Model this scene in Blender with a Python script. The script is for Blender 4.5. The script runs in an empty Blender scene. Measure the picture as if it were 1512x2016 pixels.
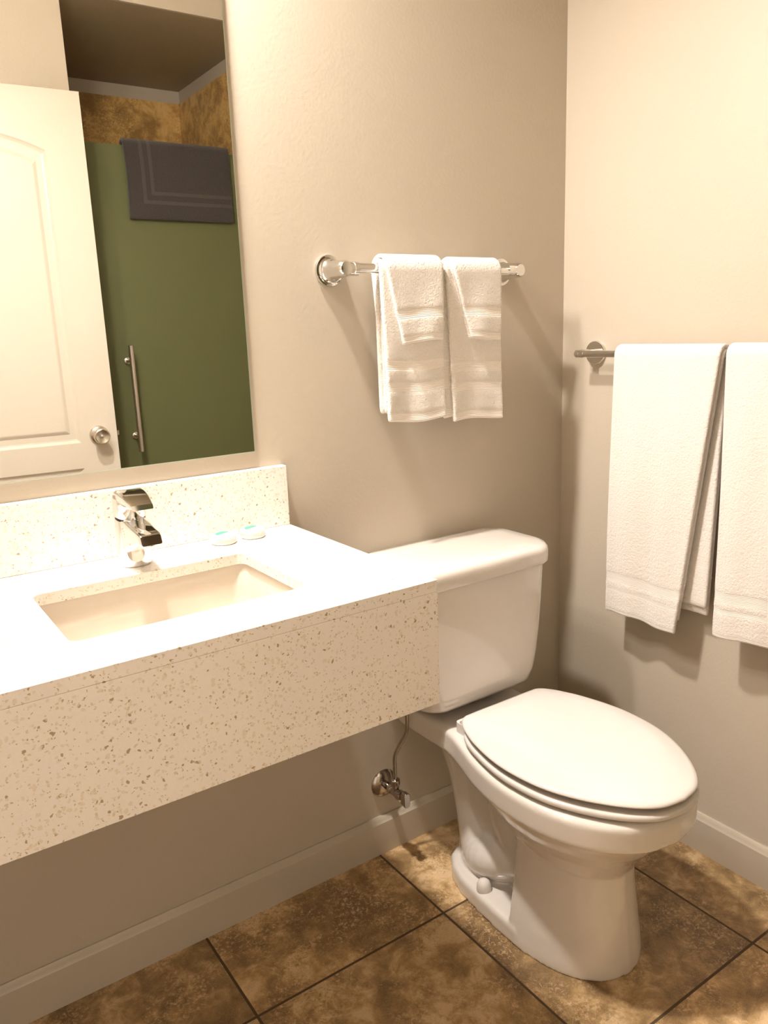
import bpy, bmesh, math, random
from mathutils import Vector, Matrix
random.seed(7)
scn = bpy.context.scene
COL = scn.collection
PI = math.pi

# ------------------------------------------------------------------ camera
cam_d = bpy.data.cameras.new('camera'); cam = bpy.data.objects.new('camera', cam_d); COL.objects.link(cam)
cam_d.sensor_fit = 'HORIZONTAL'; cam_d.sensor_width = 36.0; cam_d.lens = 1567.11 / 1512 * 36.0
cam_d.clip_start = 0.01
Rr, Ru, Rf = Vector((.8214, -.5692, -.0364)), Vector((.1587, .1668, .9731)), Vector((.5478, .8051, -.2274))
m = Matrix((( Rr.x, Ru.x, -Rf.x, -1.5798), (Rr.y, Ru.y, -Rf.y, -1.4693), (Rr.z, Ru.z, -Rf.z, 1.2794), (0, 0, 0, 1)))
cam.matrix_world = m
scn.camera = cam
# ------------------------------------------------------------------ view, world, light settings
scn.view_settings.view_transform = 'Standard'; scn.view_settings.look = 'None'
scn.view_settings.gamma = 1.0; scn.view_settings.use_curve_mapping = False
scn.view_settings.exposure = 2.1
w = bpy.data.worlds.new('world'); scn.world = w; w.use_nodes = True
w.node_tree.nodes['Background'].inputs[0].default_value = (1.0, .88, .75, 1)
w.node_tree.nodes['Background'].inputs[1].default_value = 0.29
GLOBE_STRENGTH = 64.0
DOWN_POWER = 8.0; DOWN_POS = (-1.25, -.19, 2.615); DOWN_SPREAD = 135
GLOBE_COLOR = (1.0, .93, .885)
GLOBES = ((-1.54, -.15, 2.11), (-1.34, -.15, 2.11))

# ------------------------------------------------------------------ node helpers
def new_mat(name):
    mt = bpy.data.materials.new(name); mt.use_nodes = True
    nt = mt.node_tree
    return mt, nt, nt.nodes['Principled BSDF']
def N(nt, typ, **kw):
    n = nt.nodes.new(typ)
    for k, v in kw.items():
        if k.startswith('i_'):
            key = k[2:]; key = int(key) if key.isdigit() else key.replace('_', ' ')
            n.inputs[key].default_value = v
        else: setattr(n, k, v)
    return n
def L(nt, a, b): nt.links.new(a, b)
def M(nt, op, a, b=None, c=None):
    n = nt.nodes.new('ShaderNodeMath'); n.operation = op
    for i, v in enumerate((a, b, c)):
        if v is None: continue
        if isinstance(v, (int, float)): n.inputs[i].default_value = v
        else: nt.links.new(v, n.inputs[i])
    return n.outputs[0]
def ramp(nt, fac, stops, interp='LINEAR'):
    r = nt.nodes.new('ShaderNodeValToRGB'); r.color_ramp.interpolation = interp
    e = r.color_ramp.elements
    while len(e) < len(stops): e.new(.5)
    for el, (p, c) in zip(e, stops):
        el.position = p; el.color = (c[0], c[1], c[2], 1) if len(c) == 3 else c
    nt.links.new(fac, r.inputs[0]); return r.outputs[0]
def mixc(nt, fac, a, b, mode='MIX'):
    n = nt.nodes.new('ShaderNodeMix'); n.data_type = 'RGBA'; n.blend_type = mode
    for s, v in ((0, fac), (6, a), (7, b)):
        if isinstance(v, (int, float)): n.inputs[s].default_value = v
        elif isinstance(v, tuple): n.inputs[s].default_value = (*v, 1) if len(v) == 3 else v
        else: nt.links.new(v, n.inputs[s])
    return n.outputs[2]
def bump(nt, bs, height, strength, dist=.002):
    b = N(nt, 'ShaderNodeBump'); b.inputs['Strength'].default_value = strength; b.inputs['Distance'].default_value = dist
    L(nt, height, b.inputs['Height']); L(nt, b.outputs[0], bs.inputs['Normal']); return b
def coord(nt): return N(nt, 'ShaderNodeTexCoord').outputs['Object']
def noise(nt, vec, scale, detail=4, rough=.55, dist=0):
    n = N(nt, 'ShaderNodeTexNoise', i_Scale=scale, i_Detail=detail, i_Roughness=rough, i_Distortion=dist)
    L(nt, vec, n.inputs['Vector']); return n.outputs['Fac']

def simple(name, col, rough=.5, metal=0.0, coat=0.0, spec=.5):
    mt, nt, b = new_mat(name)
    b.inputs['Base Color'].default_value = (*col, 1); b.inputs['Roughness'].default_value = rough
    b.inputs['Metallic'].default_value = metal; b.inputs['Coat Weight'].default_value = coat
    b.inputs['Coat Roughness'].default_value = .03; b.inputs['Specular IOR Level'].default_value = spec
    # very faint procedural unevenness so that nothing is perfectly flat
    v = noise(nt, coord(nt), 40, 3)
    c = mixc(nt, v, tuple(x * .97 for x in col), tuple(min(1, x * 1.03) for x in col)); L(nt, c, b.inputs['Base Color'])
    return mt

def paint_mat(name, col, bumpy=.35, rough=.45):
    mt, nt, b = new_mat(name); c = coord(nt)
    b.inputs['Roughness'].default_value = rough
    n1 = noise(nt, c, 3, 3); L(nt, mixc(nt, n1, tuple(x * .97 for x in col), tuple(x * 1.02 for x in col)), b.inputs['Base Color'])
    n2 = noise(nt, c, 130, 3, .6); n3 = ramp(nt, n2, [(.38, (0, 0, 0)), (.72, (1, 1, 1))])
    bump(nt, b, n3, bumpy, .0012)
    return mt

MAT = {}
MAT['wall'] = paint_mat('wall_paint', (.52, .455, .36), .13)
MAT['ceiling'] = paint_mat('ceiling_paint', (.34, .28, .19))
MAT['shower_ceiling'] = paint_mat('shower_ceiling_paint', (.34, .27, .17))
MAT['trim'] = paint_mat('trim_paint', (.52, .455, .36), .04, .22)
MAT['door'] = paint_mat('door_paint', (.60, .545, .46), .05, .3)
MAT['ceramic'] = simple('white_ceramic', (.70, .65, .59), .07, 0, .6)
MAT['seat'] = simple('white_seat_plastic', (.66, .615, .565), .18)
MAT['basin'] = simple('cream_basin_ceramic', (.64, .572, .48), .1, 0, .5)
MAT['chrome'] = simple('chrome', (.74, .73, .71), .05, 1)
MAT['nickel'] = simple('satin_nickel', (.62, .56, .48), .26, 1)
MAT['steel'] = simple('brushed_steel', (.62, .56, .50), .3, 1)
MAT['darkchrome'] = simple('dull_chrome', (.46, .41, .36), .16, 1)
MAT['paper'] = simple('white_wrapping_paper', (.70, .66, .61), .6)
MAT['teal'] = simple('teal_sticker', (.055, .30, .19), .5)
MAT['black'] = simple('black_rubber', (.012, .01, .008), .6)
MAT['glass_edge'] = simple('pale_green_glass_edge', (.45, .52, .42), .15)
MAT['plastic'] = simple('grey_plastic_nut', (.55, .48, .40), .4)

def mirror_mat():
    mt, nt, b = new_mat('mirror_silvering')
    b.inputs['Metallic'].default_value = 1; b.inputs['Roughness'].default_value = 0.0
    n = noise(nt, coord(nt), 2, 1); L(nt, mixc(nt, n, (.85, .85, .81), (.86, .86, .82)), b.inputs['Base Color'])
    return mt
MAT['mirror'] = mirror_mat()

def quartz_mat():
    mt, nt, b = new_mat('speckled_quartz'); c = coord(nt)
    nz = N(nt, 'ShaderNodeTexNoise', i_Scale=140, i_Detail=2); L(nt, c, nz.inputs['Vector'])
    mp = N(nt, 'ShaderNodeVectorMath', operation='MULTIPLY_ADD'); L(nt, nz.outputs['Color'], mp.inputs[0])
    mp.inputs[1].default_value = (.009, .009, .009); L(nt, c, mp.inputs[2])
    base = (.84, .76, .65)
    col = mixc(nt, noise(nt, c, 260, 2), (.78, .73, .665), (.84, .79, .73))
    for sc, thr, keep, dark, seed in ((150, .31, .92, (.33, .24, .11), 0), (210, .34, .74, (.64, .54, .40), 3.1), (280, .30, .90, (.42, .32, .18), 7.7), (135, .38, .66, (.73, .645, .53), 11.3)):
        ofs = N(nt, 'ShaderNodeVectorMath', operation='ADD'); L(nt, mp.outputs[0], ofs.inputs[0]); ofs.inputs[1].default_value = (seed, seed * .7, seed * 1.3)
        vo = N(nt, 'ShaderNodeTexVoronoi', i_Scale=sc); L(nt, ofs.outputs[0], vo.inputs['Vector'])
        sep = N(nt, 'ShaderNodeSeparateColor'); L(nt, vo.outputs['Color'], sep.inputs[0])
        k = M(nt, 'GREATER_THAN', sep.outputs[0], keep)
        rad = M(nt, 'MULTIPLY_ADD', sep.outputs[1], .16, thr - .08)
        d = M(nt, 'LESS_THAN', vo.outputs['Distance'], rad)
        col = mixc(nt, M(nt, 'MULTIPLY', k, M(nt, 'MULTIPLY', d, .85)), col, dark)
    L(nt, col, b.inputs['Base Color'])
    b.inputs['Roughness'].default_value = .22
    return mt
MAT['quartz'] = quartz_mat()

TILE, TX, TY = .457, -1.0966, -.264
def stone(nt, vec, dark, mid, light):
    big = noise(nt, vec, 4.5, 5, .6, .6)
    mid_n = noise(nt, vec, 17, 8, .66, .4)
    f = M(nt, 'MULTIPLY_ADD', mid_n, .5, M(nt, 'MULTIPLY', big, .5))
    col = ramp(nt, f, [(.42, dark), (.485, tuple((a + b) / 2 for a, b in zip(dark, mid))), (.525, mid), (.585, light)])
    pits = noise(nt, vec, 120, 8, .75, .8)
    patch = ramp(nt, noise(nt, vec, 8, 4, .6), [(.44, (0, 0, 0)), (.58, (1, 1, 1))])
    pk = M(nt, 'MULTIPLY', ramp(nt, pits, [(.53, (0, 0, 0)), (.57, (1, 1, 1))]), patch)
    pd = M(nt, 'MULTIPLY', ramp(nt, pits, [(.41, (1, 1, 1)), (.45, (0, 0, 0))]), patch)
    col = mixc(nt, M(nt, 'MULTIPLY', pk, .6), col, tuple(min(1, x * 1.25) for x in light))
    col = mixc(nt, M(nt, 'MULTIPLY', pd, .6), col, tuple(x * .7 for x in dark))
    fine = noise(nt, vec, 420, 3, .7)
    col = mixc(nt, .22, col, ramp(nt, fine, [(.3, tuple(x * .8 for x in dark)), (.7, light)]))
    return col, pits
def floor_mat():
    mt, nt, b = new_mat('travertine_floor_tile'); c = coord(nt)
    s = N(nt, 'ShaderNodeSeparateXYZ'); L(nt, c, s.inputs[0])
    u = M(nt, 'DIVIDE', M(nt, 'SUBTRACT', s.outputs[0], TX), TILE)
    v = M(nt, 'DIVIDE', M(nt, 'SUBTRACT', s.outputs[1], TY), TILE)
    iu, iv = M(nt, 'FLOOR', u), M(nt, 'FLOOR', v)
    idv = N(nt, 'ShaderNodeCombineXYZ'); L(nt, iu, idv.inputs[0]); L(nt, iv, idv.inputs[1])
    wn = N(nt, 'ShaderNodeTexWhiteNoise', noise_dimensions='3D'); L(nt, idv.outputs[0], wn.inputs['Vector'])
    off = N(nt, 'ShaderNodeVectorMath', operation='MULTIPLY_ADD'); L(nt, wn.outputs['Color'], off.inputs[0])
    off.inputs[1].default_value = (9, 9, 9); L(nt, c, off.inputs[2])
    col, pits = stone(nt, off.outputs[0], (.165, .090, .030), (.47, .300, .130), (.74, .53, .30))
    sh = M(nt, 'MULTIPLY_ADD', wn.outputs['Value'], .35, .82)
    hsv = N(nt, 'ShaderNodeHueSaturation'); L(nt, sh, hsv.inputs['Value']); L(nt, col, hsv.inputs['Color'])
    gx = M(nt, 'GREATER_THAN', M(nt, 'ABSOLUTE', M(nt, 'SUBTRACT', M(nt, 'FRACT', u), .5)), .5 - .0028 / TILE)
    gy = M(nt, 'GREATER_THAN', M(nt, 'ABSOLUTE', M(nt, 'SUBTRACT', M(nt, 'FRACT', v), .5)), .5 - .0028 / TILE)
    g = M(nt, 'MAXIMUM', gx, gy)
    L(nt, mixc(nt, g, hsv.outputs[0], (.085, .05, .022)), b.inputs['Base Color'])
    L(nt, M(nt, 'MULTIPLY_ADD', g, .4, .34), b.inputs['Roughness'])
    h = M(nt, 'SUBTRACT', M(nt, 'MULTIPLY', pits, .35), g)
    bump(nt, b, h, .6, .002)
    return mt
MAT['floor'] = floor_mat()
def shower_tile_mat():
    mt, nt, b = new_mat('shower_stone_tile'); c = coord(nt)
    col, pits = stone(nt, c, (.26, .14, .040), (.66, .41, .13), (.80, .54, .21))
    L(nt, col, b.inputs['Base Color']); b.inputs['Roughness'].default_value = .35
    bump(nt, b, pits, .3, .002); return mt
MAT['shower_tile'] = shower_tile_mat()

def frosted_mat():
    mt, nt, b = new_mat('frosted_green_glass')
    col = mixc(nt, noise(nt, coord(nt), 1.5, 2), (.128, .136, .050), (.138, .146, .056))
    L(nt, col, b.inputs['Base Color'])
    b.inputs['Roughness'].default_value = .55
    b.inputs['Transmission Weight'].default_value = .25
    b.inputs['IOR'].default_value = 1.45
    return mt
MAT['frosted'] = frosted_mat()

def terry_mat(name, col, bands=True, band_list=(), bs=.9):
    """bands are (v0, v1) ranges of distance from the hem, in metres, woven flat"""
    mt, nt, b = new_mat(name); c = coord(nt)
    uv = N(nt, 'ShaderNodeUVMap'); s = N(nt, 'ShaderNodeSeparateXYZ'); L(nt, uv.outputs[0], s.inputs[0])
    v = s.outputs[1]
    flat = None
    for a, z in band_list:
        q = M(nt, 'MULTIPLY', M(nt, 'GREATER_THAN', v, a), M(nt, 'LESS_THAN', v, z))
        flat = q if flat is None else M(nt, 'MAXIMUM', flat, q)
    n1 = noise(nt, c, 210, 3, .75); n2 = noise(nt, c, 60, 3, .6)
    h = M(nt, 'MULTIPLY_ADD', n2, .5, n1)
    if flat is not None:
        wv = M(nt, 'MULTIPLY_ADD', M(nt, 'SINE', M(nt, 'MULTIPLY', v, 1800)), .06, -.1)
        inv = M(nt, 'SUBTRACT', 1, flat)
        h = M(nt, 'ADD', M(nt, 'MULTIPLY', h, inv), M(nt, 'MULTIPLY', wv, flat))
    cc = mixc(nt, n1, tuple(x * .94 for x in col), tuple(min(1, x * 1.04) for x in col))
    L(nt, cc, b.inputs['Base Color'])
    b.inputs['Roughness'].default_value = .95; b.inputs['Specular IOR Level'].default_value = .1
    b.inputs['Sheen Weight'].default_value = .25; b.inputs['Sheen Roughness'].default_value = .5
    bump(nt, b, h, bs, .006)
    return mt
HEM = (.0, .020)
MAT['hand_terry'] = terry_mat('white_terry_hand_towel', (.92, .86, .78), True, ((.065, .085), (.109, .131), HEM))
MAT['wash_terry'] = terry_mat('white_terry_washcloth', (.93, .87, .79), True, ((.050, .070), (0, .016)))
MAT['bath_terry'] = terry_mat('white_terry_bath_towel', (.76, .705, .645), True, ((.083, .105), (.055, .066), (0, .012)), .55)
def mat_terry():
    mt, nt, b = new_mat('charcoal_terry_bath_mat')
    uv = N(nt, 'ShaderNodeUVMap'); s = N(nt, 'ShaderNodeSeparateXYZ'); L(nt, uv.outputs[0], s.inputs[0])
    u, v = s.outputs[0], s.outputs[1]
    dmin = M(nt, 'MINIMUM', u, v)
    l1 = M(nt, 'LESS_THAN', M(nt, 'ABSOLUTE', M(nt, 'SUBTRACT', dmin, .062)), .006)
    l2 = M(nt, 'LESS_THAN', M(nt, 'ABSOLUTE', M(nt, 'SUBTRACT', dmin, .094)), .006)
    l = M(nt, 'MAXIMUM', l1, l2)
    n1 = noise(nt, coord(nt), 250, 3, .7)
    c = mixc(nt, n1, (.028, .022, .020), (.055, .043, .039)); c = mixc(nt, l, c, (.066, .052, .047))
    L(nt, c, b.inputs['Base Color']); b.inputs['Roughness'].default_value = .95; b.inputs['Sheen Weight'].default_value = .2
    bump(nt, b, M(nt, 'SUBTRACT', n1, M(nt, 'MULTIPLY', l, .5)), .9, .005); return mt
MAT['mat_terry'] = mat_terry()

def globe_mat():
    mt, nt, b = new_mat('glowing_opal_globe')
    b.inputs['Base Color'].default_value = (.9, .85, .75, 1)
    b.inputs['Emission Color'].default_value = (*GLOBE_COLOR, 1); b.inputs['Emission Strength'].default_value = GLOBE_STRENGTH
    return mt
MAT['globe'] = globe_mat()

# ------------------------------------------------------------------ mesh helpers
def link(name, bm, mt, parent=None, smooth=True, bevel=0.0, seg=2, subsurf=0, auto=35):
    bmesh.ops.remove_doubles(bm, verts=bm.verts, dist=1e-6)
    bmesh.ops.recalc_face_normals(bm, faces=bm.faces)
    me = bpy.data.meshes.new(name); bm.to_mesh(me); bm.free()
    o = bpy.data.objects.new(name, me); COL.objects.link(o)
    for x in (mt if isinstance(mt, (list, tuple)) else [mt]): me.materials.append(x)
    if smooth:
        for p in me.polygons: p.use_smooth = True
        try: me.set_sharp_from_angle(angle=math.radians(auto))
        except Exception: pass
    if bevel:
        b = o.modifiers.new('bevel', 'BEVEL'); b.width = bevel; b.segments = seg; b.limit_method = 'ANGLE'; b.angle_limit = math.radians(40)
        b.harden_normals = True
    if subsurf:
        s = o.modifiers.new('sub', 'SUBSURF'); s.levels = subsurf; s.render_levels = subsurf
    if parent is not None:
        o.parent = parent
        o.matrix_parent_inverse = Matrix.Translation(-Vector(parent.location))
    return o
def tag(o, label, cat, group=None, kind=None):
    o['label'] = label; o['category'] = cat
    if group: o['group'] = group
    if kind: o['kind'] = kind
    return o
def thing(name, label, cat, loc, group=None):
    o = bpy.data.objects.new(name, None); COL.objects.link(o); o.location = loc; o.empty_display_size = .05
    return tag(o, label, cat, group)
def struct(o, label=None, cat=None):
    o['kind'] = 'structure'
    if label: o['label'] = label
    if cat: o['category'] = cat
    return o
def box(bm, x0, x1, y0, y1, z0, z1):
    v = [bm.verts.new((x, y, z)) for x in (x0, x1) for y in (y0, y1) for z in (z0, z1)]
    for f in ((0, 1, 3, 2), (4, 6, 7, 5), (0, 4, 5, 1), (2, 3, 7, 6), (0, 2, 6, 4), (1, 5, 7, 3)): bm.faces.new([v[i] for i in f])
def loft(bm, loops, cap0=True, cap1=True, closed=True):
    vs = [[bm.verts.new(p) for p in lp] for lp in loops]
    n = len(vs[0])
    for a, b in zip(vs, vs[1:]):
        for i in range(n if closed else n - 1):
            j = (i + 1) % n; bm.faces.new((a[i], a[j], b[j], b[i]))
    if cap0: bm.faces.new(vs[0][::-1])
    if cap1: bm.faces.new(vs[-1])
    return vs
def frame(axis):
    a = Vector(axis).normalized(); t = Vector((0, 0, 1)) if abs(a.z) < .9 else Vector((0, 1, 0))
    u = t.cross(a).normalized(); return u, a.cross(u), a
def lathe(bm, prof, origin, axis, n=40, cap0=True, cap1=True):
    """prof: (radius, height along axis)"""
    u, v, a = frame(axis); o = Vector(origin)
    loft(bm, [[o + a * h + (u * math.cos(2 * PI * i / n) + v * math.sin(2 * PI * i / n)) * max(r, 1e-5) for i in range(n)] for r, h in prof], cap0, cap1)
def catmull(pts, n):
    P = [Vector(p) for p in pts]; P = [P[0] * 2 - P[1]] + P + [P[-1] * 2 - P[-2]]; out = []
    for i in range(1, len(P) - 2):
        for k in range(n):
            t = k / n; a, b, c, d = P[i - 1:i + 3]
            out.append(.5 * ((2 * b) + (-a + c) * t + (2 * a - 5 * b + 4 * c - d) * t * t + (-a + 3 * b - 3 * c + d) * t ** 3))
    out.append(P[-2]); return out
def tube(bm, pts, r, n=16, smooth=8):
    pts = catmull(pts, smooth) if smooth else [Vector(p) for p in pts]
    loops = []; u = None
    for i, p in enumerate(pts):
        d = (pts[min(i + 1, len(pts) - 1)] - pts[max(i - 1, 0)]).normalized()
        if u is None: u, v, _ = frame(d)
        else: u = (u - d * u.dot(d)).normalized(); v = d.cross(u)
        rr = r(i / (len(pts) - 1)) if callable(r) else r
        loops.append([p + (u * math.cos(2 * PI * k / n) + v * math.sin(2 * PI * k / n)) * rr for k in range(n)])
    loft(bm, loops)
def rrect(x0, x1, y0, y1, r, n=8):
    """rounded rectangle, ccw; r = radius or 4 radii (x1y1, x0y1, x0y0, x1y0)"""
    if not isinstance(r, (list, tuple)): r = [r] * 4
    out = []
    for k, (cx, cy, a0) in enumerate(((x1, y1, 0), (x0, y1, 90), (x0, y0, 180), (x1, y0, 270))):
        q = r[k]; sx = -1 if k in (0, 3) else 1; sy = -1 if k in (0, 1) else 1
        for i in range(n + 1):
            a = math.radians(a0 + 90 * i / n); out.append((cx + sx * q + q * math.cos(a), cy + sy * q + q * math.sin(a)))
    return out
def half_outline(half, cx, n=6):
    pts = catmull([Vector((a, b, 0)) for a, b in half], n)
    right = [(p.x, p.y) for p in pts]
    return [(cx + x, y) for x, y in right] + [(cx - x, y) for x, y in right[::-1][1:-1]]
def inset(loop, d):
    n = len(loop); out = []
    area = sum(loop[i][0] * loop[(i + 1) % n][1] - loop[(i + 1) % n][0] * loop[i][1] for i in range(n)); sg = 1 if area > 0 else -1
    for i in range(n):
        a, b, c = Vector(loop[i - 1]), Vector(loop[i]), Vector(loop[(i + 1) % n])
        t = (c - a); t = t.normalized() if t.length > 1e-9 else Vector((1, 0))
        out.append((b.x - sg * t.y * d, b.y + sg * t.x * d))
    return out
def scaled(loop, k):
    cx = sum(p[0] for p in loop) / len(loop); cy = sum(p[1] for p in loop) / len(loop)
    return [(cx + (x - cx) * k, cy + (y - cy) * k) for x, y in loop]
def at(loop, z): return [(x, y, z) for x, y in loop]

# ------------------------------------------------------------------ setting
WF = -1.53          # wall that faces the vanity wall
SB = -2.46          # back wall of the shower
CEIL = 2.62; SC = 2.392
def sbox(name, mt, *b, bevel=0):
    bm = bmesh.new(); box(bm, *b); return struct(link(name, bm, mt, smooth=False, bevel=bevel))
sbox('floor', MAT['floor'], -2.5, .1, -2.56, .1, -.06, 0)
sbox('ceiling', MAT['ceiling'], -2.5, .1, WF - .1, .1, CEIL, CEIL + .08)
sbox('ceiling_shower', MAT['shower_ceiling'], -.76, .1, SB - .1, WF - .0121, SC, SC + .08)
sbox('wall_back', MAT['wall'], -2.5, .1, 0, .1, 0, CEIL)
sbox('wall_right', MAT['wall'], 0, .1, SB, 0, 0, CEIL)
sbox('wall_left', MAT['wall'], -2.5, -2.4, WF - .1, 0, 0, CEIL)
bm = bmesh.new()
box(bm, -1.555, -.76, WF - .1, WF, 0, CEIL); box(bm, -.76, 0, WF - .012, WF, SC, CEIL)
box(bm, -2.33, -1.555, WF - .1, WF, 2.06, CEIL); box(bm, -2.4, -2.33, WF - .1, WF, 0, CEIL)
struct(link('wall_front', bm, MAT['wall'], smooth=False))
sbox('wall_shower_back', MAT['wall'], -.86, .1, SB - .1, SB, 0, SC)
sbox('wall_shower_left', MAT['wall'], -.86, -.76, SB, WF - .1, 0, SC)
TT = 2.335
sbox('trim_1', MAT['shower_tile'], -.76, -.010, SB, SB + .010, 0, TT)
sbox('trim_2', MAT['shower_tile'], -.010, 0, SB + .0, -1.70, 0, TT)
def baseboard(name, path, nrm):
    """profile extruded between two floor points, nrm points into the room"""
    prof = [(0, 0), (.013, 0), (.013, .080), (.0125, .084), (.010, .087), (.0085, .0905), (.006, .0965), (.004, .099), (0, .099)]
    a, b = Vector(path[0]), Vector(path[1]); n = Vector(nrm)
    bm = bmesh.new()
    loft(bm, [[p + n * d + Vector((0, 0, z)) for d, z in prof] for p in (a, b)])
    return struct(link(name, bm, MAT['trim'], auto=25))
baseboard('baseboard_back', ((-2.4, 0, 0), (0, 0, 0)), (0, -1, 0))
baseboard('baseboard_right', ((0, -.013, 0), (0, WF, 0)), (-1, 0, 0))
baseboard('baseboard_left', ((-2.4, -.013, 0), (-2.4, WF, 0)), (1, 0, 0))
baseboard('baseboard_front', ((-1.555, WF, 0), (-.76, WF, 0)), (0, 1, 0))

# ------------------------------------------------------------------ the open door (seen in the mirror)
E0 = Vector((-.7635, -1.4115, 0)); th = math.radians(4)
DU = Vector((-math.cos(th), -math.sin(th), 0)); DN = Vector((-math.sin(th), math.cos(th), 0))  # along the leaf to the hinge; out towards the vanity
def D(u, z, d=0): return E0 + DU * u + DN * d + Vector((0, 0, z))
DWID, DTOP, DBOT, DTH = .711, 2.055, .012, .035
def door_leaf():
    bm = bmesh.new()
    def arch(u, h0, h, c, hw): return h0 + h * (1 - ((u - c) / hw) ** 2)
    def ring(u0, u1, z0, z1, h, ins, dep, n=24):
        a, b = u0 + ins, u1 - ins; c = (u0 + u1) / 2
        pts = [D(a, z0 + ins, dep), D(b, z0 + ins, dep)]
        for i in range(n + 1):
            u = b + (a - b) * i / n
            zz = z1 - ins + (h * (1 - ins * 4) * (1 - ((u - c) / (b - c)) ** 2) if h else 0)
            pts.append(D(u, zz, dep))
        return pts
    u0, u1 = .124, DWID - .124
    panels = ((.921, 1.870, .051), (.235, .831, 0))
    steps = ((0, 0), (.004, -.004), (.009, -.0075), (.014, -.0085), (.032, -.0085), (.042, -.003), (.046, -.002))
    for z0, z1, h in panels:
        loft(bm, [ring(u0, u1, z0, z1, h, a, d) for a, d in steps], cap0=False, cap1=True)
    def face(pts): bm.faces.new([bm.verts.new(p) for p in pts])
    face([D(0, DBOT), D(u0, DBOT), D(u0, DTOP), D(0, DTOP)]); face([D(u1, DBOT), D(DWID, DBOT), D(DWID, DTOP), D(u1, DTOP)])
    face([D(u0, DBOT), D(u1, DBOT), D(u1, .235), D(u0, .235)]); face([D(u0, .831), D(u1, .831), D(u1, .921), D(u0, .921)])
    c = (u0 + u1) / 2
    for i in range(24):
        a = u0 + (u1 - u0) * i / 24; b = u0 + (u1 - u0) * (i + 1) / 24
        za, zb = (1.870 + .051 * (1 - ((u - c) / (u1 - c)) ** 2) for u in (a, b))
        face([D(a, za), D(b, zb), D(b, DTOP), D(a, DTOP)])
    B = -DTH
    face([D(0, DBOT, B), D(0, DTOP, B), D(DWID, DTOP, B), D(DWID, DBOT, B)])
    face([D(0, DBOT), D(0, DTOP), D(0, DTOP, B), D(0, DBOT, B)]); face([D(DWID, DBOT), D(DWID, DBOT, B), D(DWID, DTOP, B), D(DWID, DTOP)])
    face([D(0, DTOP), D(DWID, DTOP), D(DWID, DTOP, B), D(0, DTOP, B)]); face([D(0, DBOT), D(0, DBOT, B), D(DWID, DBOT, B), D(DWID, DBOT)])
    return struct(link('door_1', bm, MAT['door'], smooth=False))
door = door_leaf()
bm = bmesh.new(); lathe(bm, [(.0325, 0), (.0325, .004), (.030, .009), (.022, .013)], D(.062, .943), DN)
rose = link('door_rosette', bm, MAT['nickel'], door)
bm = bmesh.new()
lathe(bm, [(.012, .008), (.012, .024), (.017, .030), (.0255, .038), (.0275, .046), (.0275, .054), (.0255, .060), (.023, .0615), (.015, .0585), (.008, .0565)], D(.062, .943), DN)
kn = link('door_knob', bm, MAT['nickel'], door)
bm = bmesh.new(); lathe(bm, [(.0055, .055), (.0055, .0605), (.004, .0615)], D(.062, .943), DN, 20)
b_ = link('lock_button', bm, MAT['chrome'], kn)
bm = bmesh.new()
for pz in (0,):
    lathe(bm, [(.0325, 0), (.030, .009), (.012, .012), (.012, .03), (.0275, .045), (.0255, .06), (.01, .06)], D(.062, .943, -DTH), -DN)
link('door_knob', bm, MAT['nickel'], door)
bm = bmesh.new(); 
p = [D(-.0012, .943 + s * .028, -DTH / 2 + t * .0125) for s, t in ((-1, -1), (1, -1), (1, 1), (-1, 1))]; q = [D(.002, .943 + s * .028, -DTH / 2 + t * .0125) for s, t in ((-1, -1), (1, -1), (1, 1), (-1, 1))]
loft(bm, [p, q]); box(bm, *(lambda c: (c.x, c.x + .009, c.y - .006, c.y + .006, c.z - .008, c.z + .008))(D(-.0005, .943, -DTH / 2)))
link('latch_plate', bm, MAT['nickel'], door)
for hz in (.25, 1.05, 1.80):
    bm = bmesh.new(); lathe(bm, [(.006, -.045), (.006, .045)], D(DWID + .006, hz, -DTH), (0, 0, 1), 16); link('hinge', bm, MAT['nickel'], door)

# ------------------------------------------------------------------ shower door, handle, bath mat
GY = -1.65; GT = 1.957
gl = thing('shower_door', 'frosted green glass shower door with a long steel bar handle', 'shower door', (-.38, GY, .02))
bm = bmesh.new(); box(bm, -.752, -.012, GY - .005, GY + .005, .02, GT); link('glass_panel', bm, MAT['frosted'], gl, smooth=False, bevel=.001)
HX, HY = -.628, GY + .065
hd = None
bm = bmesh.new(); lathe(bm, [(.0085, 0), (.0095, .001), (.0095, .400), (.0085, .401)], (HX, HY, .842), (0, 0, 1), 24); hd = link('handle', bm, MAT['steel'], gl)
for hz in (.900, 1.186):
    bm = bmesh.new(); lathe(bm, [(.0125, 0), (.0125, .006), (.007, .008), (.007, .066)], (HX, GY + .005, hz), (0, 1, 0), 24); link('standoff', bm, MAT['steel'], hd)

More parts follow.
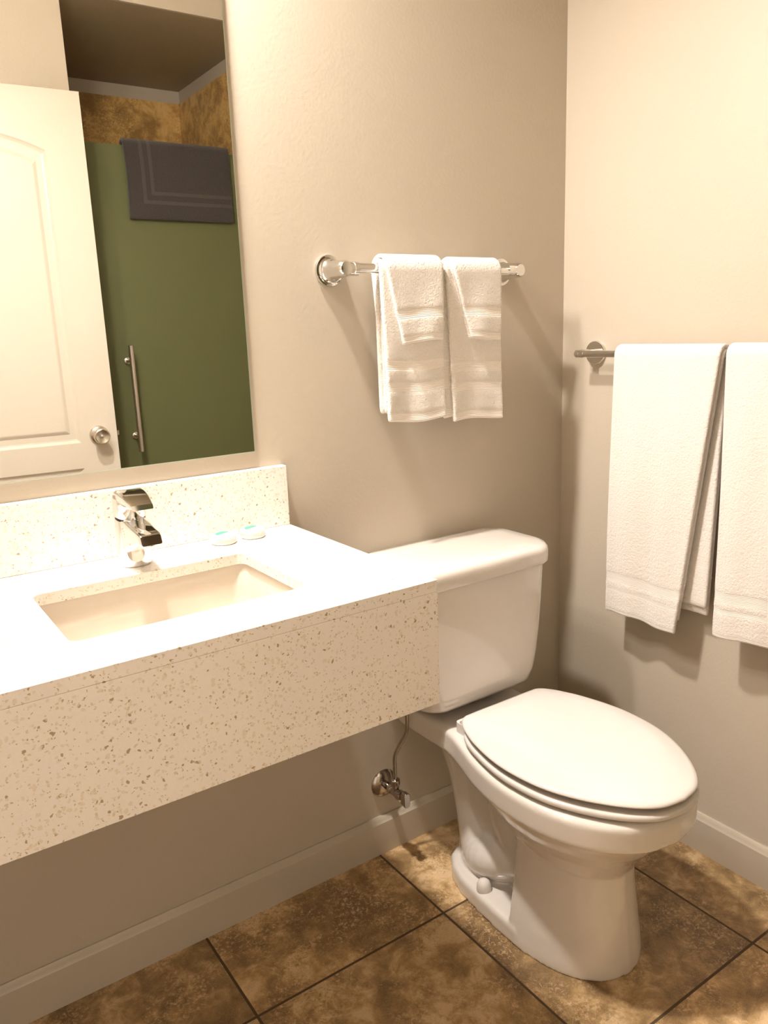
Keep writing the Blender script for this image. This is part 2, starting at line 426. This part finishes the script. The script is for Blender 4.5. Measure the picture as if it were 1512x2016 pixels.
def uvgrid_to_obj(name, grid, uvs, mt, thick, parent=None, sub=1, off=0.0):
    bm = bmesh.new(); uvl = bm.loops.layers.uv.new('UVMap')
    for g, uv in zip(grid, uvs):
        V = [[bm.verts.new(p) for p in row] for row in g]
        for i in range(len(g) - 1):
            for j in range(len(g[0]) - 1):
                f = bm.faces.new((V[i][j], V[i][j + 1], V[i + 1][j + 1], V[i + 1][j]))
                for lp, (a, b) in zip(f.loops, ((i, j), (i, j + 1), (i + 1, j + 1), (i + 1, j))): lp[uvl].uv = uv[a][b]
    me = bpy.data.meshes.new(name); bm.to_mesh(me); bm.free(); me.materials.append(mt)
    for p in me.polygons: p.use_smooth = True
    o = bpy.data.objects.new(name, me); COL.objects.link(o)
    s = o.modifiers.new('thick', 'SOLIDIFY'); s.thickness = thick; s.offset = off; s.use_even_offset = False
    if sub:
        d = o.modifiers.new('sub', 'SUBSURF'); d.levels = sub; d.render_levels = sub
    if parent: o.parent = parent
    return o
def drape(barpt, along, out, zc, r, front, back, L0, L1, R0, R1, bands, layers=((0, 0, 0, 0, 0),), nw=22, wave=.004, seed=0, step=.006, flare=0.0, bs=0.0):
    """A towel hung over a bar. barpt+along*s gives the line over the bar axis; out = away from the wall.
    L0/R0 = edge positions along the bar at the top, L1/R1 at the front hem. layers: (inset radius, dL, dR, dfront, dback)."""
    B, A, O = Vector(barpt), Vector(along), Vector(out); rnd = random.Random(seed)
    ph = [rnd.uniform(0, 6.28) for _ in range(6)]
    grids, uvs = [], []
    for (ri, dL, dR, df, db) in layers:
        rr = r - ri; F, K = front + df, back + db
        path = []
        nf = int(F / step)
        for i in range(nf + 1): t = F - F * i / nf; path.append((1, t, rr, 0.0))           # front, from hem up
        na = 10
        for i in range(1, na): a = PI * i / na; path.append((0, 0, rr, a))
        nb = max(4, int(K / .02))
        for i in range(nb + 1): path.append((-1, K * i / nb, rr, PI))
        g, uv = [], []
        for side, t, q, a in path:
            row, ur = [], []
            fr = t / F if side == 1 else (t / K if side == -1 else 0)
            for j in range(nw + 1):
                s = j / nw
                l = L0 + dL + (L1 - L0) * (fr if side == 1 else fr * .25) + (bs if side == -1 else (bs * a / PI if side == 0 else 0)); rgt = R0 + dR + (R1 - R0) * (fr if side == 1 else fr * .25)
                x = l + (rgt - l) * s
                wv = wave * fr * (math.sin(x * 38 + ph[0]) + .6 * math.sin(x * 71 + ph[1] + fr * 2) + .5 * math.sin(fr * 5 + ph[2] + s * 3))
                if side == 1:
                    n = q + flare * fr + wv; z = zc - t + .004 * math.sin(x * 30 + ph[3]) * fr
                    for b0, b1 in bands:
                        if b0 < t_hem(F, t) < b1: n -= .0013
                elif side == 0: n = q * math.cos(a); z = zc + q * math.sin(a)
                else: n = -q - wv * .3 - .2 * flare * fr; z = zc - t
                row.append(B + A * x + O * n + Vector((0, 0, z)))
                ur.append((s, t_hem(F, t) if side == 1 else (t_hem(K, t) if side == -1 else 9)))
            g.append(row); uv.append(ur)
        grids.append(g); uvs.append(uv)
    return grids, uvs
def t_hem(F, t): return F - t

# charcoal bath mat folded over the top of the glass
def build_mat():
    x0, x1 = -.566, -.150; g, uv = [], []; drop = .262; nz = 40; nw = 50
    for i in range(nz + 1 + 8 + 12):
        row, ur = [], []
        for j in range(nw + 1):
            s = j / nw; x = x0 + (x1 - x0) * s
            if i <= nz: t = drop * (1 - i / nz); y = GY + .016 + .004 * (t / drop) + .0015 * math.sin(s * 9 + t * 20); z = GT + .004 - t; x += .004 * math.sin(t * 12) * (1 - s); v = drop - t
            elif i <= nz + 8: a = PI * (i - nz) / 8; y = GY + .016 * math.cos(a); z = GT + .004 + .014 * math.sin(a); v = drop + .02
            else: t = .22 * (i - nz - 8) / 12; y = GY - .016; z = GT + .004 - t; v = drop + .3
            row.append(Vector((x, y, z))); ur.append((s * (x1 - x0), v))
        g.append(row); uv.append(ur)
    return uvgrid_to_obj('bath_mat', [g], [uv], MAT['mat_terry'], .014)
tag(build_mat(), 'charcoal grey bath mat folded over the top edge of the green glass door', 'bath mat')

# ------------------------------------------------------------------ wall mirror
mr = thing('wall_mirror', 'large frameless wall mirror above the vanity backsplash', 'mirror', (-1.5, 0, 1.041))
bm = bmesh.new(); box(bm, -2.10, -.8925, -.0055, -.0005, 1.0415, 1.96); link('glass_sheet', bm, MAT['glass_edge'], mr, smooth=False, bevel=.0006)
bm = bmesh.new(); box(bm, -2.0985, -.8945, -.0062, -.0055, 1.0430, 1.9585); link('reflective_face', bm, MAT['mirror'], mr, smooth=False)

# ------------------------------------------------------------------ vanity
HC, XC, DC = .883, -.832, .514
van = thing('vanity_countertop', 'wall-hung speckled white quartz vanity counter with tall front apron', 'countertop', (-1.6, -.25, .669))
def slab_hole(bm, x0, x1, y0, y1, z0, z1, hole):
    tops = []
    for z in (z1, z0):
        o = [bm.verts.new((x, y, z)) for x, y in ((x0, y0), (x1, y0), (x1, y1), (x0, y1))]
        h = [bm.verts.new((x, y, z)) for x, y in hole]
        es = [bm.edges.new((a[i], a[(i + 1) % len(a)])) for a in (o, h) for i in range(len(a))]
        bmesh.ops.triangle_fill(bm, use_beauty=True, edges=es)
        tops.append((o, h))
    for k in (0, 1):
        a, b = tops[0][k], tops[1][k]
        for i in range(len(a)):
            j = (i + 1) % len(a); bm.faces.new((a[i], a[j], b[j], b[i]))
SX0, SX1, SY0, SY1 = -1.369, -1.003, -.405, -.154
hole = rrect(SX0, SX1, SY0, SY1, .016, 6)
bm = bmesh.new(); slab_hole(bm, -2.399, XC, -DC, -.0005, HC - .020, HC, hole)
link('counter_slab', bm, MAT['quartz'], van, smooth=False, bevel=.0010)
bm = bmesh.new(); box(bm, -2.399, XC, -DC + .0002, -DC + .021, .669, HC - .0201); box(bm, XC - .020, XC - .0006, -DC + .021, -.0005, .669, HC - .0201)
link('front_apron', bm, MAT['quartz'], van, smooth=False, bevel=.0005)
bm = bmesh.new(); box(bm, -2.399, XC - .0004, -.0205, -.0005, HC + .0003, 1.008)
link('backsplash', bm, MAT['quartz'], van, smooth=False, bevel=.0014)

sink = thing('sink', 'cream rectangular undermount sink basin set in the quartz counter', 'sink', ((SX0 + SX1) / 2, (SY0 + SY1) / 2, .74))
bm = bmesh.new()
ax0, ax1, ay0, ay1 = SX0 - .006, SX1 + .006, SY0 - .006, SY1 + .006
loops = [at(rrect(ax0 - .018, ax1 + .018, ay0 - .018, ay1 + .018, .03), HC - .0208)]
for ins, z, r in ((0, HC - .0208, .022), (.002, HC - .026, .022), (.006, .81, .028), (.010, .775, .034), (.018, .757, .045), (.034, .748, .05), (.070, .744, .05), (.10, .742, .02)):
    loops.append(at(rrect(ax0 + ins, ax1 - ins, ay0 + ins, ay1 - ins, r), z))
loft(bm, loops, cap0=False, cap1=True)
o = link('basin', bm, MAT['basin'], sink, auto=60); s = o.modifiers.new('t', 'SOLIDIFY'); s.thickness = .008; s.offset = -1
bm = bmesh.new(); lathe(bm, [(.030, 0), (.030, .003), (.024, .0045), (.020, .002), (.0, .002)], ((SX0 + SX1) / 2, (SY0 + SY1) / 2, .7425), (0, 0, 1), 32); link('drain', bm, MAT['chrome'], sink)

# ------------------------------------------------------------------ faucet
FX, FY = -1.180, -.086
fa = thing('faucet', 'chrome single-lever faucet standing behind the sink', 'faucet', (FX, FY, HC))
def P(x, v, z): return (FX + x, FY - v, HC + z)
def sec(v, z, hw, hh, r, tilt=0, n=5):
    """rounded section facing forward, tilted about x"""
    t = math.radians(tilt); out = []
    for a, b in rrect(-hw, hw, -hh, hh, r, n): out.append(P(a, v + b * math.sin(t), z + b * math.cos(t)))
    return out
bm = bmesh.new()
def ell(z, r, dz=0, k=36): return [P(r * math.cos(2 * PI * i / k), r * math.sin(2 * PI * i / k), z + dz * math.sin(2 * PI * i / k)) for i in range(k)]
loft(bm, [ell(.0, .0265), ell(.001, .0285), ell(.0035, .0285), ell(.03, .0278), ell(.06, .0275), ell(.083, .0275, -.006), ell(.0855, .0263, -.006)])
body = link('body', bm, MAT['chrome'], fa, auto=50)
bm = bmesh.new()
loft(bm, [sec(.000, .056, .0228, .0330, .012), sec(.020, .0575, .0228, .0295, .010, -6), sec(.040, .0600, .0220, .0245, .008, -14), sec(.064, .0635, .0208, .0180, .006, -20), sec(.088, .0650, .0193, .0125, .005, -24), sec(.103, .0645, .0186, .0102, .004, -26), sec(.106, .0638, .0172, .0085, .003, -26)])
link('spout', bm, MAT['chrome'], fa, auto=30)
bm = bmesh.new(); lathe(bm, [(.0135, .0), (.0135, -.007), (.012, -.009), (.0105, -.006)], P(0, .086, .0575), (0, .12, 1), 28); link('aerator', bm, MAT['chrome'], fa)
bm = bmesh.new(); loft(bm, [ell(.0840, .0250, -.006), ell(.0905, .0250, -.006)]); link('gasket', bm, MAT['black'], fa)
bm = bmesh.new()
loft(bm, [ell(.0900, .0265, -.006), ell(.0915, .0280, -.006), ell(.110, .0282), ell(.121, .0275, .002), ell(.127, .0258, .002), ell(.130, .021, .002), ell(.1315, .010, .001)])
hb = link('lever', bm, MAT['chrome'], fa, auto=50)
bm = bmesh.new()
loft(bm, [sec(-.021, .1205, .0212, .0080, .006, 4), sec(-.005, .1240, .0238, .0105, .007, 0), sec(.012, .1255, .0242, .0115, .007, -4), sec(.030, .1250, .0236, .0100, .006, -9), sec(.050, .1222, .0218, .0078, .004, -15), sec(.068, .1178, .0195, .0056, .003, -20), sec(.077, .1150, .0180, .0044, .002, -22)])
link('lever_blade', bm, MAT['chrome'], hb, auto=30)
bm = bmesh.new(); lathe(bm, [(.0030, 0), (.0030, .0012), (.001, .0014)], P(0, .0280, .101), (0, -1, 0), 16); link('screw_cap', bm, MAT['darkchrome'], hb)

# ------------------------------------------------------------------ two wrapped soaps
def soap(x, y, rot, label):
    t = thing('wrapped_soap', label, 'soap', (x, y, HC), 'wrapped soaps on the counter')
    bm = bmesh.new(); n = 72; loops = []
    for r, z, pl in ((.001, 0, 0), (.0215, 0, 0), (.0238, .0022, .3), (.0246, .0055, .9), (.0236, .0088, .9), (.0246, .0105, .4), (.0240, .0150, .6), (.0222, .0176, .3), (.018, .0186, 0), (.001, .0188, 0)):
        loops.append([(x + (r + pl * .0007 * math.sin(i * 2.2 + z * 300)) * math.cos(2 * PI * i / n), y + (r + pl * .0007 * math.sin(i * 2.2 + z * 300)) * math.sin(2 * PI * i / n), HC + z + (.0005 * math.sin(i * 1.7) if pl else 0)) for i in range(n)])
    loft(bm, loops); link('paper_wrapper', bm, MAT['paper'], t, auto=70)
    bm = bmesh.new()
    pts = [(x + .0155 * math.cos(rot + a), y + .0155 * math.sin(rot + a)) for a in [PI * k / 20 for k in range(21)]]
    loft(bm, [at(pts, HC + .0186), at(pts, HC + .0193)]); link('teal_sticker', bm, MAT['teal'], t, smooth=False)
soap(-1.001, -.066, .35, 'paper-wrapped round soap with a teal sticker, the one nearer the faucet')
soap(-.938, -.062, .45, "paper-wrapped round soap with a teal sticker, nearer the counter's right end")

# ------------------------------------------------------------------ toilet
TX0 = -.450
toi = thing('toilet', 'white two-piece toilet with closed lid in the corner beside the vanity', 'toilet', (TX0, -.35, 0))
def remeshed(name, bm, mt, parent, voxel=.004, smooth=8):
    bmesh.ops.recalc_face_normals(bm, faces=bm.faces)
    me = bpy.data.meshes.new('tmp'); bm.to_mesh(me); bm.free()
    o = bpy.data.objects.new('tmp', me); COL.objects.link(o)
    r = o.modifiers.new('r', 'REMESH'); r.mode = 'VOXEL'; r.voxel_size = voxel
    s = o.modifiers.new('s', 'SMOOTH'); s.factor = .5; s.iterations = smooth
    dg = bpy.context.evaluated_depsgraph_get()
    m2 = bpy.data.meshes.new_from_object(o.evaluated_get(dg))
    bpy.data.objects.remove(o)
    m2.name = name; m2.materials.clear(); m2.materials.append(mt)
    for p in m2.polygons: p.use_smooth = True
    o = bpy.data.objects.new(name, m2); COL.objects.link(o); o.parent = parent
    o.matrix_parent_inverse = Matrix.Translation(-Vector(parent.location))
    return o
RIM = [(0, -.022), (.118, -.022), (.130, -.030), (.133, -.10), (.131, -.19), (.137, -.235), (.152, -.285), (.170, -.34), (.184, -.405), (.189, -.47), (.181, -.55), (.156, -.618), (.118, -.668), (.065, -.703), (0, -.716)]
rim = half_outline(RIM, TX0, 6)
bm = bmesh.new()
loft(bm, [at(inset(rim, .008), .350), at(inset(rim, .0015), .352), at(rim, .358), at(rim, .398), at(inset(rim, .003), .405), at(inset(rim, .012), .409)])
def bowl(z, hw, yf, yb=-.24):
    c = (yf + yb) / 2; h = (yb - yf) / 2; return [(TX0 + hw * math.copysign(abs(math.cos(a)) ** .92, math.cos(a)), c + h * math.sin(a), z) for a in [2 * PI * i / 64 for i in range(64)]]
loft(bm, [bowl(.17, .085, -.585, -.34), bowl(.22, .100, -.602, -.31), bowl(.262, .122, -.628, -.28), bowl(.295, .146, -.655, -.262), bowl(.32, .160, -.672, -.25), bowl(.35, .172, -.690, -.24), bowl(.37, .172, -.69, -.24)])
# skirted front column
def colm(z, hw, yf, yb=-.405):
    k = hw / .132; d = yf + .621
    f = [(.132, yb - .02), (.1305, -.45), (.126, -.48), (.119, -.513), (.108, -.543), (.092, -.571), (.066, -.598), (.034, -.615), (0, -.621)]
    q = catmull([(x * k, y + d * min(1, max(0, (yb - .02 - y) / (.621 + yb))), 0) for x, y in f], 5)
    half = [(0, yb), (hw - .005, yb), (hw, yb - .005)] + [(p.x, p.y) for p in q]
    return at([(TX0 + x, y) for x, y in half] + [(TX0 - x, y) for x, y in half[::-1][1:-1]], z)
loft(bm, [colm(0, .132, -.621), colm(.02, .1315, -.6205), colm(.06, .127, -.616), colm(.12, .118, -.608), colm(.18, .110, -.601), colm(.24, .106, -.598), colm(.29, .110, -.605), colm(.33, .122, -.625)])
# foot with rounded back
FOOT = [(0, -.135), (.045, -.139), (.080, -.158), (.104, -.190), (.119, -.235), (.128, -.32), (.133, -.43), (0, -.43)]
ft = [(TX0 + x, y) for x, y in FOOT] + [(TX0 - x, y) for x, y in FOOT[::-1][1:-1]]
loft(bm, [at(ft, 0), at(ft, .034), at(inset(ft, .003), .041), at(inset(ft, .010), .045)])
# middle web, trapway pipe and bulge
box(bm, TX0 - .05, TX0 + .05, -.43, -.15, 0, .35)
tube(bm, [(TX0, -.145, .37), (TX0, -.150, .27), (TX0, -.168, .17), (TX0, -.205, .09), (TX0, -.26, .03)], lambda t: .100 - .034 * math.sin(PI * min(1, t * 1.15)) - .016 * t , 32, 8)
def ellipsoid(c, r, tilt=0, n=32):
    R = Matrix.Rotation(tilt, 3, 'X'); loops = []
    for i in range(1, 16):
        a = PI * i / 16; loops.append([Vector(c) + R @ Vector((r[0] * math.sin(a) * math.cos(2 * PI * k / n), r[1] * math.cos(a), r[2] * math.sin(a) * math.sin(2 * PI * k / n))) for k in range(n)])
    loft(bm, loops)
ellipsoid((TX0, -.275, .085), (.102, .130, .062), math.radians(-24))
tube(bm, [(TX0, -.33, .33), (TX0, -.30, .26), (TX0, -.33, .16), (TX0, -.37, .10)], .070, 24, 8)
remeshed('bowl', bm, MAT['ceramic'], toi, .0036, 4)
for sx in (-1, 1):
    bm = bmesh.new(); lathe(bm, [(.0165, -.003), (.0170, .004), (.0160, .014), (.0125, .022), (.006, .0265), (.0005, .0275)], (TX0 + sx * .104, -.303, .044), (0, 0, 1), 28, cap1=True); link('bolt_cap', bm, MAT['ceramic'], toi, auto=80)
# tank
def tank_loop(hw, yf, yb, rf, rb, bow, z, n=9):
    out = []
    cx = TX0 - .010; hw += .008
    for x, y in rrect(cx - hw, cx + hw, yf, yb, [rb, rb * .6, rf, rf], n):
        k = (yb - y) / (yb - yf); k = max(0, (k - .5) * 2); out.append((x, y - bow * k * (1 - ((x - cx) / hw) ** 2), z))
    return out
def subdiv_loop(lp, maxd=.02):
    out = []
    for i in range(len(lp)):
        a, b = Vector(lp[i]), Vector(lp[(i + 1) % len(lp)]); out.append(a)
    return out
bm = bmesh.new()
T = [(.440, .104, -.165, .03), (.4415, .134, -.190, .04), (.446, .150, -.202, .045), (.455, .160, -.208, .05), (.48, .168, -.212, .05), (.52, .174, -.214, .05), (.58, .181, -.216, .05), (.65, .186, -.217, .05), (.72, .189, -.218, .05), (.745, .190, -.218, .05)]
loft(bm, [tank_loop(hw, yf, -.016, r, .02, .012, z) for z, hw, yf, r in T])
tank = link('tank', bm, MAT['ceramic'], toi, auto=60)
bm = bmesh.new()
def lidl(ins, z): return tank_loop(.2045 - ins, -.229 + ins, -.008 - ins * .5, .066 - ins * .6, .060 - ins * .4, .014, z)
loft(bm, [lidl(.012, .737), lidl(.002, .7375), lidl(0, .741), lidl(0, .765), lidl(.002, .772), lidl(.007, .778), lidl(.018, .7815), lidl(.05, .7835), lidl(.10, .784)])
link('tank_lid', bm, MAT['ceramic'], toi, auto=60)
for sx in (-1, 1):
    bm = bmesh.new(); lathe(bm, [(.013, .408), (.013, .443)], (TX0 + sx * .075, -.12, 0), (0, 0, 1), 20); link('tank_bolt', bm, MAT['black'], toi)
bm = bmesh.new(); lathe(bm, [(.045, .405), (.045, .443)], (TX0, -.11, 0), (0, 0, 1), 28); link('tank_gasket', bm, MAT['black'], toi)
# seat and lid
LID = [(0, -.246), (.085, -.246), (.113, -.250), (.134, -.272), (.149, -.302), (.164, -.342), (.179, -.41), (.182, -.47), (.173, -.54), (.150, -.60), (.119, -.65), (.085, -.689), (.048, -.714), (0, -.723)]
lidp = half_outline(LID, TX0, 6)
SEAT = [(0, -.268), (.100, -.268), (.130, -.275), (.149, -.300), (.165, -.342), (.180, -.41), (.184, -.47), (.176, -.54), (.153, -.602), (.121, -.654), (.086, -.692), (.048, -.716), (0, -.725)]
seatp = half_outline(SEAT, TX0, 6)
bm = bmesh.new()
loft(bm, [at(inset(seatp, .010), .4165), at(inset(seatp, .001), .4168), at(seatp, .4185), at(seatp, .4255), at(inset(seatp, .003), .4280), at(inset(seatp, .012), .4285)])
link('seat', bm, MAT['seat'], toi, auto=60)
bm = bmesh.new()
loft(bm, [at(scaled(lidp, .05), .4412), at(scaled(lidp, .9), .4412), at(inset(lidp, .0008), .4414), at(lidp, .4425), at(inset(lidp, .0005), .4445), at(inset(lidp, .003), .4475), at(inset(lidp, .010), .4500), at(scaled(lidp, .80), .4516), at(scaled(lidp, .5), .4524), at(scaled(lidp, .1), .4526)])
link('seat_lid', bm, MAT['seat'], toi, auto=60)
for sx in (-1, 1):
    for yy in (-.40, -.62):
        bm = bmesh.new(); k = .13 if yy > -.5 else .10
        box(bm, TX0 + sx * k - .012, TX0 + sx * k + .012, yy - .008, yy + .008, .4085, .417); box(bm, TX0 + sx * k - .010, TX0 + sx * k + .010, yy - .007, yy + .007, .4295, .4405); link('seat_bumper', bm, MAT['seat'], toi, smooth=False)
    bm = bmesh.new(); loft(bm, [at(rrect(TX0 + sx * .095 - .026, TX0 + sx * .095 + .026, -.262, -.232, .008), z) for z in (.408, .4335)]); link('hinge', bm, MAT['seat'], toi, bevel=.002)
    bm = bmesh.new(); lathe(bm, [(.0135, 0), (.0135, .004), (.011, .0055)], (TX0 + sx * .062, -.226, .409), (0, 0, 1), 24); hk = link('hinge_bolt', bm, MAT['chrome'], toi)
bm = bmesh.new(); tube(bm, [(TX0 - .12, -.254, .434), (TX0 + .12, -.254, .434)], .0075, 16, 0); link('hinge_pin', bm, MAT['seat'], toi)

# ------------------------------------------------------------------ water supply stop
vl = thing('water_supply_valve', 'dull chrome shut-off valve with bent riser tube on wall under the vanity', 'valve', (-.612, 0, .182))
VX, VZ = -.612, .184
bm = bmesh.new(); lathe(bm, [(.036, -.0005), (.036, .002), (.031, .008), (.018, .0125), (.011, .014)], (VX, 0, VZ), (0, -1, 0), 36); link('escutcheon', bm, MAT['darkchrome'], vl)
bm = bmesh.new(); lathe(bm, [(.0095, .01), (.0095, .030), (.0125, .031), (.0125, .040), (.0105, .041), (.0105, .064), (.013, .065), (.013, .076), (.008, .078), (.008, .086)], (VX, 0, VZ), (0, -1, 0), 24)
lathe(bm, [(.009, 0), (.009, .018), (.0115, .019), (.0115, .030), (.006, .033)], (VX, -.052, VZ + .004), (0, 0, 1), 24); link('valve_body', bm, MAT['darkchrome'], vl)
bm = bmesh.new(); loft(bm, [[(VX + a, y, VZ + b) for a, b in rrect(-.009, .009, -.019, .019, .0085)] for y in (-.084, -.087, -.097, -.100)]); link('handle', bm, MAT['darkchrome'], vl, bevel=.002)
bm = bmesh.new(); tube(bm, [(VX, -.052, VZ + .030), (VX, -.052, .25), (VX + .001, -.053, .280), (VX + .012, -.060, .310), (VX + .022, -.068, .335), (VX + .026, -.072, .36), (VX + .026, -.072, .425)], .0048, 14, 8); link('riser_tube', bm, MAT['darkchrome'], vl)
bm = bmesh.new(); lathe(bm, [(.012, .0), (.017, .004), (.017, .020), (.014, .035)], (VX + .026, -.072, .398), (0, 0, 1), 8); link('coupling_nut', bm, MAT['plastic'], vl, smooth=False)

# ------------------------------------------------------------------ towel bars
BAY, BAZ = -.060, 1.394
tb = thing('towel_bar', 'short chrome towel bar with flared posts on the vanity wall', 'towel bar', (-.46, 0, BAZ))
bm = bmesh.new(); tube(bm, [(-.690, BAY, BAZ + .002), (-.215, BAY, BAZ - .004)], .0100, 24, 0); link('bar', bm, MAT['chrome'], tb)
for px, sgn in ((-.697, 1), (-.222, -1)):
    bm = bmesh.new(); lathe(bm, [(.0318, 0), (.0325, .003), (.0310, .007), (.0272, .008), (.0272, .011), (.0240, .012), (.0212, .016), (.0194, .024), (.0180, .040), (.0168, .062), (.0160, .069), (.0130, .0735), (.001, .0745)], (px, 0, BAZ), (0, -1, 0), 40)
    po = link('post', bm, MAT['chrome'], tb, auto=40)
    bm = bmesh.new(); lathe(bm, [(.0135, -.010), (.0138, .018), (.0125, .019), (.0125, .021), (.0138, .022), (.0138, .032), (.0110, .0335)] if sgn > 0 else [(.0128, -.032), (.0128, -.001), (.0112, .0), (.0112, .002), (.0132, .003), (.0132, .011), (.0110, .0135), (.001, .014)], (px, BAY, BAZ), (1, 0, 0), 32); link('collar', bm, MAT['chrome'], po)
RBX, RBZ = -.056, 1.196
tr = thing('towel_bar', 'long straight chrome towel bar with round flange on the right wall', 'towel bar', (0, -.45, RBZ))
bm = bmesh.new(); tube(bm, [(RBX, -.118, RBZ), (RBX, -.85, RBZ + .002)], .0085, 24, 0); link('bar', bm, MAT['chrome'], tr)
for py, sg in ((-.113, 1), (-.855, -1)):
    bm = bmesh.new(); lathe(bm, [(.029, 0), (.029, .008), (.0275, .010), (.010, .0105), (.010, .056)], (0, py, RBZ), (-1, 0, 0), 40); po = link('post', bm, MAT['chrome'], tr, auto=40)
    bm = bmesh.new(); lathe(bm, [(.0095, -.010), (.0095, .004), (.0080, .0045), (.0080, .006), (.0095, .0065), (.0095, .015), (.0075, .0175), (.001, .018)], (RBX, py, RBZ), (0, sg, 0), 32); link('end_cap', bm, MAT['chrome'], po)

# ------------------------------------------------------------------ towels
def towel(name, label, group, mt, thick, **kw):
    g, uv = drape(**kw); o = uvgrid_to_obj(name, g, uv, mt, thick)
    return tag(o, label, 'towel' if name != 'washcloth' else 'washcloth', group)
A0 = dict(barpt=(0, BAY, 0), along=(1, 0, 0), out=(0, -1, 0))
HB = ((.065, .085), (.109, .131), (0, .020))
towel('hand_towel', 'white hand towel on the short bar, on the left, nearer the mirror', 'hand towels on the short bar', MAT['hand_terry'], .009,
      zc=BAZ, r=.0165, front=.318, back=.30, L0=-.622, L1=-.612, R0=-.463, R1=-.455, bands=HB, layers=((0, 0, 0, 0, 0), (.0085, .006, -.004, -.006, .0)), seed=1, bs=.010, wave=.0025, **A0)
towel('hand_towel', 'white hand towel on the short bar, on the right, nearer the corner', 'hand towels on the short bar', MAT['hand_terry'], .009,
      zc=BAZ - .002, r=.0165, front=.330, back=.31, L0=-.450, L1=-.434, R0=-.292, R1=-.286, bands=HB, layers=((0, 0, 0, 0, 0), (.0085, .004, -.006, -.012, .0), (.0085, -.022, -.09, -.012, 0)), seed=2, bs=.006, wave=.0025, **A0)
WB = ((.050, .070), (0, .016))
towel('washcloth', 'white washcloth folded over the hand towel nearer the mirror', 'washcloths over the hand towels', MAT['wash_terry'], .008,
      zc=BAZ, r=.0265, front=.152, back=.13, L0=-.612, L1=-.573, R0=-.464, R1=-.467, bands=WB, layers=((0, 0, 0, 0, 0),), seed=3, wave=.002, **A0)
towel('washcloth', 'white washcloth folded over the hand towel nearer the corner', 'washcloths over the hand towels', MAT['wash_terry'], .008,
      zc=BAZ - .003, r=.0265, front=.148, back=.12, L0=-.434, L1=-.384, R0=-.296, R1=-.298, bands=WB, layers=((0, 0, 0, 0, 0), (.006, -.004, -.02, .002, 0)), seed=4, wave=.002, **A0)
R0_ = dict(barpt=(RBX, 0, 0), along=(0, -1, 0), out=(-1, 0, 0))
BB = ((.083, .105), (.055, .066), (0, .012))
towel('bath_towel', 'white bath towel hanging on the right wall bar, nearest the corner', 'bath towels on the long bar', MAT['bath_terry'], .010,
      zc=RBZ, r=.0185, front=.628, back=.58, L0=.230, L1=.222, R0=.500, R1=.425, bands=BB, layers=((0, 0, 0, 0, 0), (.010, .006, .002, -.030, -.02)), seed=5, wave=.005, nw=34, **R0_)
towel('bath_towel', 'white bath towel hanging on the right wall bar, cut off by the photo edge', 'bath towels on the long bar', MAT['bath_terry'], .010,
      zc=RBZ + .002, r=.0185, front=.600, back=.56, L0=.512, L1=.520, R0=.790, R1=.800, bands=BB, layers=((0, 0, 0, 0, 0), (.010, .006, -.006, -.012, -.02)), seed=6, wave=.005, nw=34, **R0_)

# ------------------------------------------------------------------ vanity light above the mirror (out of the frame, lights the room)
vlgt = thing('vanity_light', 'two-globe vanity light fixture on the wall above the mirror', 'light fixture', (-1.44, 0, 2.12))
bm = bmesh.new(); loft(bm, [[(x, y, z) for x, z in rrect(-1.66, -1.22, 2.12, 2.20, .015)] for y in (0, -.02)]); link('backplate', bm, MAT['nickel'], vlgt, bevel=.003)
for gx, gy, gz in GLOBES:
    bm = bmesh.new(); tube(bm, [(gx, -.015, 2.16), (gx, -.06, 2.18), (gx, gy, 2.182), (gx, gy, gz + .045)], .008, 14, 6); a_ = link('arm', bm, MAT['nickel'], vlgt)
    bm = bmesh.new(); bmesh.ops.create_uvsphere(bm, u_segments=32, v_segments=20, radius=.052); bmesh.ops.translate(bm, verts=bm.verts, vec=(gx, gy, gz)); link('globe', bm, MAT['globe'], vlgt, auto=180)

# recessed ceiling downlight over the vanity (out of the frame)
dl = thing('ceiling_downlight', 'round recessed downlight in the ceiling over the vanity', 'ceiling light', DOWN_POS)
bm = bmesh.new(); lathe(bm, [(.062, 0), (.062, .004), (.085, .004), (.088, .001), (.088, -.001), (.060, -.001)], (DOWN_POS[0], DOWN_POS[1], CEIL - .0045), (0, 0, 1), 40, cap0=False, cap1=False); link('trim_ring', bm, MAT['seat'], dl)
ld = bpy.data.lights.new('bulb', 'AREA'); ld.shape = 'DISK'; ld.size = .11; ld.energy = DOWN_POWER; ld.color = GLOBE_COLOR; ld.spread = math.radians(DOWN_SPREAD)
lo = bpy.data.objects.new('bulb', ld); COL.objects.link(lo); lo.parent = dl; lo.location = (0, 0, 0)
